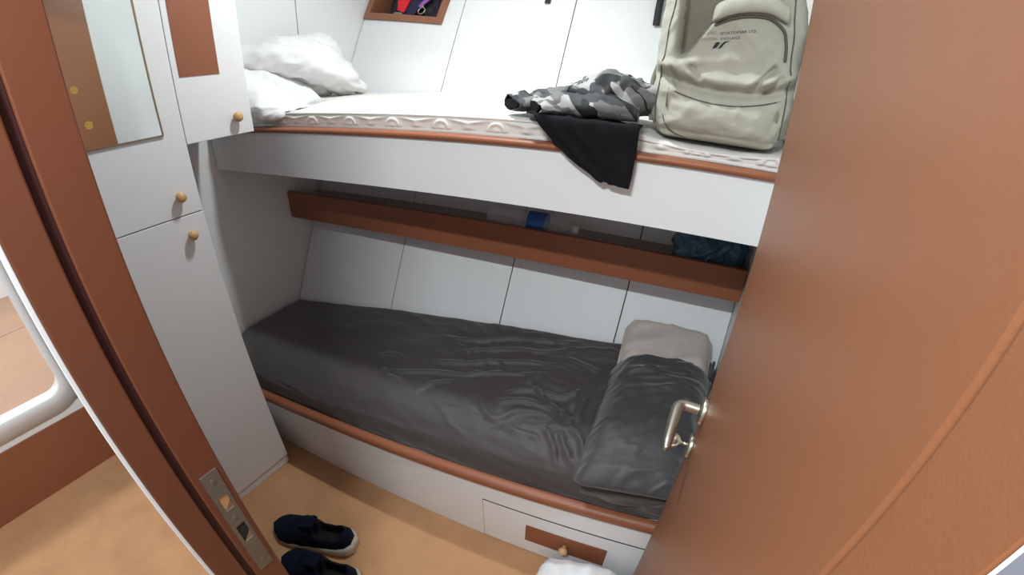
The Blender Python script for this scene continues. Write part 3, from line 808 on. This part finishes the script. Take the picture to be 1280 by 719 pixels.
bm = bmesh.new(); box(bm, (-.0015, -.006, -.010), (.0015, .006, .010), .0005, M=Matrix.Translation(psurf(.112, .075, .002))); link('side_tag', bm, M['canvas_in'], bp)
# print on the front panel
def on_bag(verts2, faces, name, m):
    bm = bmesh.new()
    vs = [bm.verts.new(surf(u, v, .0008)) for u, v in verts2]
    for f in faces:
        try: bm.faces.new([vs[i] for i in f])
        except ValueError: pass
    return link(name, bm, m, bp)
def write(txt, u, v, size, ang, m):
    c = bpy.data.curves.new('lettering', 'FONT'); c.body = txt; c.size = size; c.space_character = 1.15
    o = bpy.data.objects.new('lettering', c); COL.objects.link(o)
    dg = bpy.context.evaluated_depsgraph_get(); me = bpy.data.meshes.new_from_object(o.evaluated_get(dg))
    V2 = [(u + p.co.x * cos(ang) - p.co.y * sin(ang), v + p.co.x * sin(ang) + p.co.y * cos(ang)) for p in me.vertices]
    F2 = [tuple(p.vertices) for p in me.polygons]
    bpy.data.objects.remove(o); bpy.data.curves.remove(c); bpy.data.meshes.remove(me)
    on_bag(V2, F2, 'lettering', m)
ta = R(9)
write('ATHLETIC', -.066, .2125, .0072, ta, M['printf']); write('SPORTSWEAR LTD', -.022, .2175, .0072, ta, M['print'])
write('BOLTON', -.058, .2020, .0072, ta, M['printf']); write('ENGLAND', -.020, .2075, .0072, ta, M['print'])
def blade(pts): return [(-.034 + x * .0150 * cos(ta) - y * .0165 * sin(ta), .1890 + x * .0150 * sin(ta) + y * .0165 * cos(ta)) for x, y in pts]
V2 = []; F2 = []
for poly in ([(0, 0), (.55, .10), (1.0, .62), (.45, .70)], [(.75, 0), (1.15, .05), (1.75, .62), (1.2, .48)], [(1.2, .48), (1.75, .62), (2.4, .80), (1.6, .78)], [(.45, .70), (1.0, .62), (1.25, .60), (.8, .78)]):
    k = len(V2); V2 += blade(poly); F2.append(tuple(range(k, k + 4)))
on_bag(V2, F2, 'logo', M['print'])
# shoulder strap end standing up behind the bag
ribbon('shoulder_strap', [hp(-.352, 1.80, .03), hp(-.356, 1.70, .02), hp(-.357, 1.64, .012), hp(-.355, 1.585, .010)], .026, M['strap'], bp, HH)

# webbing end hanging on the hull
bm = bmesh.new()
P = [hp(-.781, 1.80, .004), hp(-.783, 1.72, .004), hp(-.784, 1.662, .006)]
L_ = [(bm.verts.new(p - HH * .011), bm.verts.new(p + HH * .011)) for p in spline(P, 5)]
for a, b in zip(L_, L_[1:]): bm.faces.new((a[0], a[1], b[1], b[0]))
o = link('hanging_strap', bm, M['strap']); thick(o, .003); tag(o, 'end of a thin black strap hanging against the white hull panel', 'strap')

# ------------------------------------------------------------------ camouflage shorts and black t-shirt
def set_uv(o, fn):
    uv = o.data.uv_layers.new(name='UVMap')
    for l in o.data.loops: uv.data[l.index].uv = fn(o.data.vertices[l.vertex_index].co)
cs = empty('shorts'); tag(cs, 'grey camouflage shorts lying crumpled on the upper mattress', 'shorts')
def cloth_tube(name, pts, wid, hgt, nfold, seed, mt, parent, open_end=True, amp=.008):
    """a soft flattened tube of cloth along pts; its first end stays open"""
    bm = bmesh.new(); P = spline(pts, 10); nn = 36; rings = []; m_ = len(P)
    for i, p in enumerate(P):
        s = i / (m_ - 1)
        t = (P[min(i + 1, m_ - 1)] - P[max(i - 1, 0)]).normalized()
        side = Vector((0, 0, 1)).cross(t).normalized(); upv = t.cross(side)
        w = interp(s, [k / (len(wid) - 1) for k in range(len(wid))], wid); h = interp(s, [k / (len(hgt) - 1) for k in range(len(hgt))], hgt)
        ring = []
        for k in range(nn):
            a = 2 * pi * k / nn; ca, sa = cos(a), sin(a)
            q = p + side * w * (abs(ca) ** .8) * (1 if ca > 0 else -1) + upv * h * sa
            d = amp * (1.2 * fbm(q.x * 22 + seed, q.y * 22, q.z * 20, 3) + 1.5 * (ridge(q.x * 13 + seed, q.y * 20 + q.x * nfold, q.z * 10) - .5))
            q += (side * ca + upv * sa) * (d + .004 * ridge(q.x * 34 + seed, q.y * 40, q.z * 30) * min(1, s * 5)) * (1 if sa > -.2 else .3)
            ring.append(bm.verts.new(q))
        rings.append(ring)
    for a, b in zip(rings, rings[1:]):
        for k in range(nn): bm.faces.new((a[k], a[(k + 1) % nn], b[(k + 1) % nn], b[k]))
    if not open_end: bm.faces.new(rings[0][::-1])
    bm.faces.new(rings[-1])
    for v in bm.verts: v.co.z = max(v.co.z, um_z(v.co.x, v.co.y) + .0035)
    o = link(name, bm, mt, parent, True); thick(o, .002)
    return o
o1 = cloth_tube('shorts_leg', [(-.492, .890, 1.324), (-.455, .945, 1.327), (-.38, .99, 1.333), (-.27, 1.02, 1.335)], [.036, .055, .07, .07], [.013, .022, .03, .03], 6, 1.0, M['camo'], cs)
o2 = cloth_tube('shorts_leg', [(-.422, .868, 1.323), (-.380, .908, 1.328), (-.30, .930, 1.331), (-.21, .945, 1.326)], [.038, .05, .06, .05], [.014, .022, .026, .02], 5, 4.0, M['camo'], cs)
o3 = cloth_tube('shorts_body', [(-.40, 1.03, 1.335), (-.34, 1.01, 1.352), (-.27, .99, 1.358), (-.225, .97, 1.350), (-.207, .95, 1.33)], [.045, .085, .09, .085, .05], [.018, .032, .038, .04, .022], 8, 9.0, M['camo'], cs, False, .013)
for o in (o1, o2, o3): set_uv(o, lambda c: (c.x * 1.0 + c.z * .6, c.y * 1.0 + c.z * .8))
for nm, c, ax, w, h in (('leg_opening_shade', (-.4926, .8892, 1.3245), (-.037, -.055, .0), .032, .0115), ('leg_opening_shade', (-.4228, .8674, 1.3235), (-.042, -.040, 0), .034, .0125)):
    bm = bmesh.new(); Mx = axisM(c, ax, (0, 0, 1)); vs = [bm.verts.new(Mx @ Vector((h * cos(2 * pi * k / 20), w * sin(2 * pi * k / 20), 0))) for k in range(20)]
    bm.faces.new(vs); o = link(nm, bm, M['black'], cs); thick(o, .002)  # black disc over the open leg end, painted shade for its inside

# black t-shirt: lies on the mattress edge and hangs over the rail
bm = bmesh.new()
def tee(u, w):
    # w: 0 on the mattress .. 1 lowest point; u: 0 left .. 1 right
    L = spline([(-.46, .93, 0), (-.445, .875, 0), (-.415, .845, 0), (-.372, .842, -.045), (-.325, .846, -.085), (-.262, .853, -.122)], 6)
    Rr = spline([(-.20, .95, 0), (-.195, .905, 0), (-.190, .877, 0), (-.189, .868, -.040), (-.192, .867, -.085), (-.196, .866, -.131)], 6)
    f = w * (len(L) - 1); i = min(int(f), len(L) - 2); t = f - i
    a = L[i].lerp(L[i + 1], t); b = Rr[i].lerp(Rr[i + 1], t)
    p = a.lerp(b, u)
    z = 1.3055 + p.z
    # over the edge
    e = yu(p.x) + .026
    if p.z > -.002: z = um_top(p.x, 0) + .012
    p = Vector((p.x, p.y, z))
    hang = sstep(.4, .6, w)
    if hang > 0: p.y = lerp(p.y, yu(p.x) - .0215, hang)
    d = .006 * (ridge(p.x * 14 + p.z * 6, p.z * 7 + u * 2, 3) - .4) + .004 * fbm(p.x * 20, p.z * 20, 2)
    p -= NB * max(0, d + .002) * hang; p.z += max(0, d) * (1 - hang)
    return p
grid(bm, 44, 64, tee)
o = link('t_shirt', bm, M['black'], smooth=True); thick(o, .004, 1)
tag(o, 'black t-shirt draped over the edge of the upper bunk', 't-shirt')

# ------------------------------------------------------------------ niche in the hull with odds and ends
ni = empty('wall_niche'); tag(ni, 'wooden framed niche recessed into the hull above the duvet', 'niche')
OUT = [(-1.652, 1.640), (-1.226, 1.587), (-1.206, 1.88), (-1.632, 1.93)]
INN = [(-1.622, 1.664), (-1.2555, 1.6165), (-1.238, 1.856), (-1.604, 1.903)]
bm = bmesh.new()
for k in range(4):
    k2 = (k + 1) % 4; Q = [OUT[k], OUT[k2], INN[k2], INN[k]]
    a = [hp(x, z, .012) for x, z in Q]; b = [hp(x, z, .0005) for x, z in Q]
    hexa(bm, [a[0], a[1], b[1], b[0], a[3], a[2], b[2], b[3]])
link('frame', bm, M['oak'], ni)
bm = bmesh.new()
fr = [hp(x, z, .0) for x, z in INN]; bk_ = [hp(x, z, -.15) for x, z in INN]
fo = [hp(x, z, .0) for x, z in NI]
V = [bm.verts.new(p) for p in fr + bk_]
for k in range(4): bm.faces.new((V[k], V[(k + 1) % 4], V[4 + (k + 1) % 4], V[4 + k]))
bm.faces.new(V[4:])
o = link('lining', bm, M['oak'], ni); thick(o, .004, 0)
def np_(a, b, d):       # a across 0..1, b up the niche (m), d depth into it (m)
    x = lerp(INN[0][0], INN[1][0], a); z = lerp(INN[0][1], INN[1][1], a) + b
    return hp(x, z, -d)
bm = bmesh.new()
def pouch(a0, a1, b0, b1, d0, d1, sd, amp=.006):
    def f(q, nr):
        a = lerp(a0, a1, q.x * .5 + .5); b = lerp(b0, b1, q.z * .5 + .5); d = lerp(d0, d1, q.y * .5 + .5)
        return np_(a, b, d) + nr * amp * fbm(q.x * 3 + sd, q.y * 3, q.z * 3)
    return f
rbox(bm, (.08, .05, .07), .02, (20, 12, 20), pouch(.12, .60, .005, .15, .06, .14, 1)); tag(link('pouch', bm, M['darkcase'], smooth=True), 'black pouch at the back of the wooden niche', 'pouch')
bm = bmesh.new(); rbox(bm, (.08, .05, .07), .02, (20, 12, 20), pouch(.67, .97, .005, .13, .05, .14, 7)); tag(link('pouch', bm, M['darkcase'], smooth=True), 'dark pouch behind the metal ring in the niche', 'pouch')
bm = bmesh.new(); rbox(bm, (.04, .01, .05), .006, (14, 6, 14), lambda q, nr: pouch(.44, .60, .015, .14, .022, .042, 3, .003)(q, nr) + HH * .05 * (q.z * .5 + .5) * .9); tag(link('wallet', bm, M['navycloth'], smooth=True), 'navy wallet leaning behind the red packet in the niche', 'wallet')
bm = bmesh.new(); hexa(bm, [np_(.36, .03, .012), np_(.47, .020, .010), np_(.47, .020, .018), np_(.36, .03, .020), np_(.24, .15, .03), np_(.52, .16, .03), np_(.52, .16, .04), np_(.24, .15, .04)], .0015)
tag(link('packet', bm, M['red']), 'bright red packet leaning in the wooden niche', 'packet')
bm = bmesh.new(); c0 = np_(.73, .032, .008)
rr_ = [c0 + (HH * cos(2 * pi * k / 28) + HD * sin(2 * pi * k / 28)) * .0165 for k in range(29)]
tube(bm, rr_, .0030, 8, False)
tube(bm, [c0 + HD * .0185 - HH * .001, c0 + HD * .028 + HH * .001], .004, 8)
kr = link('key_ring', bm, M['nickel'], smooth=True); tag(kr, 'round metal key ring lying at the front of the niche', 'key ring')
bm = bmesh.new(); hexa(bm, [np_(.66, .050, .008), np_(.70, .047, .008), np_(.70, .047, .016), np_(.66, .050, .016), np_(.74, .12, .02), np_(.84, .12, .02), np_(.84, .12, .03), np_(.74, .12, .03)], .002)
tag(link('lighter', bm, M['purple']), 'shiny purple lighter standing above the metal ring', 'lighter')
bm = bmesh.new()
rbox(bm, (.02, .008, .008), .006, (10, 6, 6), lambda q, nr: np_(.40 + .06 * q.x, .010 + .007 * q.z, .010 + .008 * q.y) + nr * .002 * N(q.x * 4, q.z * 4)); tag(link('crumpled_tissue', bm, M['canvas_in'], smooth=True), 'small crumpled grey wrapper on the niche bottom edge', 'wrapper')

# ------------------------------------------------------------------ shoes on the carpet
def shoe(name, heel, toe, label):
    heel = Vector(heel); toe = Vector(toe); f = (toe - heel); Lg = f.length; f.normalize(); s = Vector((0, 0, 1)).cross(f)
    root = empty(name); tag(root, label, 'shoe', 'navy slip-on trainers')
    def hw(t): return interp(t, [0, .05, .15, .35, .55, .72, .85, .94, 1], [.018, .036, .043, .042, .047, .053, .049, .033, .013])
    def mid(t): return .006 * sin(pi * t)
    def W(t, k, z): return heel + f * (t * Lg) + s * (mid(t) + k) + Vector((0, 0, z))
    # sole
    bm = bmesh.new(); nT = 48; rings = []
    for i in range(nT + 1):
        t = i / nT; w = hw(t) * interp(t, [0, .3, .7, 1], [1.08, 1.04, 1.0, .90]) + .001; h = interp(t, [0, .15, .4, .7, 1], [.048, .042, .028, .024, .024]); z0 = .001 + .010 * sstep(.85, 1, t)
        tt = lerp(-.022, .995, t)
        rings.append([bm.verts.new(W(tt, k * w, z)) for k, z in ((-.86, z0), (.86, z0), (1, z0 + .006), (1.03, z0 + h * .6), (.97, z0 + h), (-.97, z0 + h), (-1.03, z0 + h * .6), (-1, z0 + .006))])
    for a, b in zip(rings, rings[1:]):
        for k in range(8): bm.faces.new((a[k], a[(k + 1) % 8], b[(k + 1) % 8], b[k]))
    bm.faces.new(rings[0]); bm.faces.new(rings[-1][::-1])
    link('sole', bm, M['sole'], root, True)
    # upper: rings of an arch, open at the collar
    bm = bmesh.new(); nT = 56; nA_ = 28; g = []
    def top(t): return interp(t, [0, .06, .2, .34, .42, .5, .62, .8, .93, 1], [.090, .104, .092, .088, .108, .110, .088, .066, .052, .034])
    for i in range(nT + 1):
        t = i / nT; w = hw(t); h = top(t); row = []
        gap = sstep(.06, .13, t) * (1 - sstep(.38, .44, t))        # collar opening
        for j in range(nA_ + 1):
            a = lerp(0, pi, j / nA_); ca = cos(a); sa = sin(a)
            k = ca * w * (1 + .05 * sa); z = .018 + (h - .018) * sa ** .8
            half = .56 * gap
            if gap > .01 and abs(a - pi / 2) < half * 1.05:
                sgn = 1 if a < pi / 2 else -1
                a2 = pi / 2 - sgn * half * 1.05
                k = cos(a2) * w * 1.05 * (1 - .12 * (1 - abs(a - pi / 2) / (half * 1.05))); depth = (1 - abs(a - pi / 2) / (half * 1.05))
                k = k * (1 - .35 * depth ** 2) if depth < .999 else 0
                z = .018 + (h - .018) * sin(a2) ** .8 - .05 * min(1, depth * 2.2)
                if depth > .5: k = cos(a2) * w * .85 * (1 - (depth - .5) * 2)
            p = W(t, k, z); p += (s * ca + Vector((0, 0, sa))) * .0018 * fbm(t * 10, a * 2, 1)
            row.append(bm.verts.new(p))
        g.append(row)
    for i in range(nT):
        for j in range(nA_): bm.faces.new((g[i][j], g[i + 1][j], g[i + 1][j + 1], g[i][j + 1]))
    for row in (g[0], g[-1]): bm.faces.new(row)
    up = link('upper', bm, [M['navy'], M['inside']], root, True)
    for p in up.data.polygons:
        c = p.center; t = (c - heel).dot(f) / Lg; k = abs((c - heel).dot(s) - mid(t))
        if .08 < t < .41 and c.z < top(t) - .012 and k < hw(t) * .80: p.material_index = 1
    bm = bmesh.new(); rr = []
    for i in range(21):
        t = lerp(.03, .62, i / 20); w = hw(t) * .9; rr.append([bm.verts.new(W(t, k * w, .044 - .010 * t)) for k in (-1, -.5, 0, .5, 1)])
    for a, b in zip(rr, rr[1:]):
        for k in range(4): bm.faces.new((a[k], a[k + 1], b[k + 1], b[k]))
    thick(link('insole', bm, M['inside'], root, True), .004)
    # tongue and laces
    bm = bmesh.new()
    def tg(q, nr): 
        t = lerp(.38, .56, q.x * .5 + .5); return W(t, q.y * .024, top(t) + .004 + q.z * .006 + .016 * sstep(.48, .38, t))
    rbox(bm, (.03, .024, .006), .006, (12, 10, 4), tg); link('tongue', bm, M['navy'], root, True)
    for t in (.53, .58, .63, .68):
        bm = bmesh.new(); tube(bm, [W(t + .006 * sin(k), lerp(-.020, .020, k / 8), top(t) * .995 + .0035 - .005 * abs(k / 4 - 1) ** 2) for k in range(9)], .0022, 6); link('lace', bm, M['navy'], root, True)
    return root
shoe('shoe', (-.775, .375, 0), (-1.065, .262, 0), 'navy trainer with a white sole, the whole one farther from the door frame')
shoe('shoe', (-.668, .278, 0), (-.937, .196, 0), 'navy trainer cut by the bottom of the photo, beside the strike plate')

# white bag on the carpet by the drawer
bm = bmesh.new()
def wbag(q, nr):
    x = lerp(-.205, .115, q.x * .5 + .5); y = lerp(.40, .685, q.y * .5 + .5) + .08 * (x + .07); z = .002 + (q.z * .5 + .5) * .150 * (1 - .30 * sstep(.0, -1, q.x))
    p = Vector((x, y, z))
    p += nr * (.010 * fbm(x * 9, y * 9, z * 9) + .006 * (ridge(x * 16 + y * 6, y * 7, z * 12) - .5)); p.z = max(.001, p.z); p.x = min(p.x, .058); p.y = min(p.y, yf(p.x) - .04); return p
rbox(bm, (.13, .12, .0625), .06, (40, 36, 22), wbag)
tag(link('cloth_bag', bm, M['bagwhite'], smooth=True), 'soft white cloth bundle on the carpet in front of the drawer', 'bundle')

# grey smudge low on the hull panel behind the lower mattress
# ------------------------------------------------------------------ light
def area(name, loc, power, sx, sy, col=(1, 1, 1)):
    l = bpy.data.lights.new(name, 'AREA'); l.energy = power; l.shape = 'RECTANGLE'; l.size = sx; l.size_y = sy; l.color = col
    o = bpy.data.objects.new(name, l); COL.objects.link(o); o.location = loc
    return o
area('cabin_light', (-.72, .905, 2.20), 14, .14, .06, (.93, .98, 1.0))
area('corridor_light', (-.22, -.27, 2.02), 23.5, .26, .05, (.90, .965, 1.0))
area('passage_fill', (-1.25, -.75, 2.10), 9, .20, .10, (.93, .98, 1.0))  # added fill without a fixture, brightens the hatch moulding and corridor floor
area('washroom_light', (-2.9, -.45, 1.93), 24, .3, .3, (.95, .98, 1.0))
w = bpy.data.worlds.new('World'); S.world = w; w.use_nodes = True
w.node_tree.nodes['Background'].inputs[0].default_value = (.9, .95, 1, 1); w.node_tree.nodes['Background'].inputs[1].default_value = .05

# ------------------------------------------------------------------ camera: a wide phone lens with barrel distortion
cam = bpy.data.cameras.new('camera'); co = bpy.data.objects.new('camera', cam); COL.objects.link(co)
Mr = ((0.8747749568461769, 0.483931940234976, 0.024055188529316818), (0.2502674490349706, -0.4087673554815006, -0.8776533786445472), (-0.4148915265805, 0.7737694270989726, -0.4786918579406068))
rx = Vector(Mr[0]); up = -Vector(Mr[1]); bk = -Vector(Mr[2])
mw_ = Matrix((rx, up, bk)).transposed().to_4x4(); mw_.translation = (0, 0, 1.4)
co.matrix_world = mw_
cam.sensor_width = 36; cam.sensor_fit = 'HORIZONTAL'; cam.clip_start = .005
cam.type = 'PANO'; cam.panorama_type = 'FISHEYE_LENS_POLYNOMIAL'; cam.fisheye_fov = R(170)
cam.fisheye_polynomial_k0 = 0
cam.fisheye_polynomial_k1 = -0.0669447696833599; cam.fisheye_polynomial_k2 = -6.0816464579434644e-05
cam.fisheye_polynomial_k3 = 4.163196076951704e-05; cam.fisheye_polynomial_k4 = -4.663560121932891e-07
S.camera = co
S.view_settings.view_transform = 'Standard'; S.view_settings.look = 'None'; S.view_settings.exposure = 0; S.view_settings.gamma = 1
S.view_settings.use_curve_mapping = False
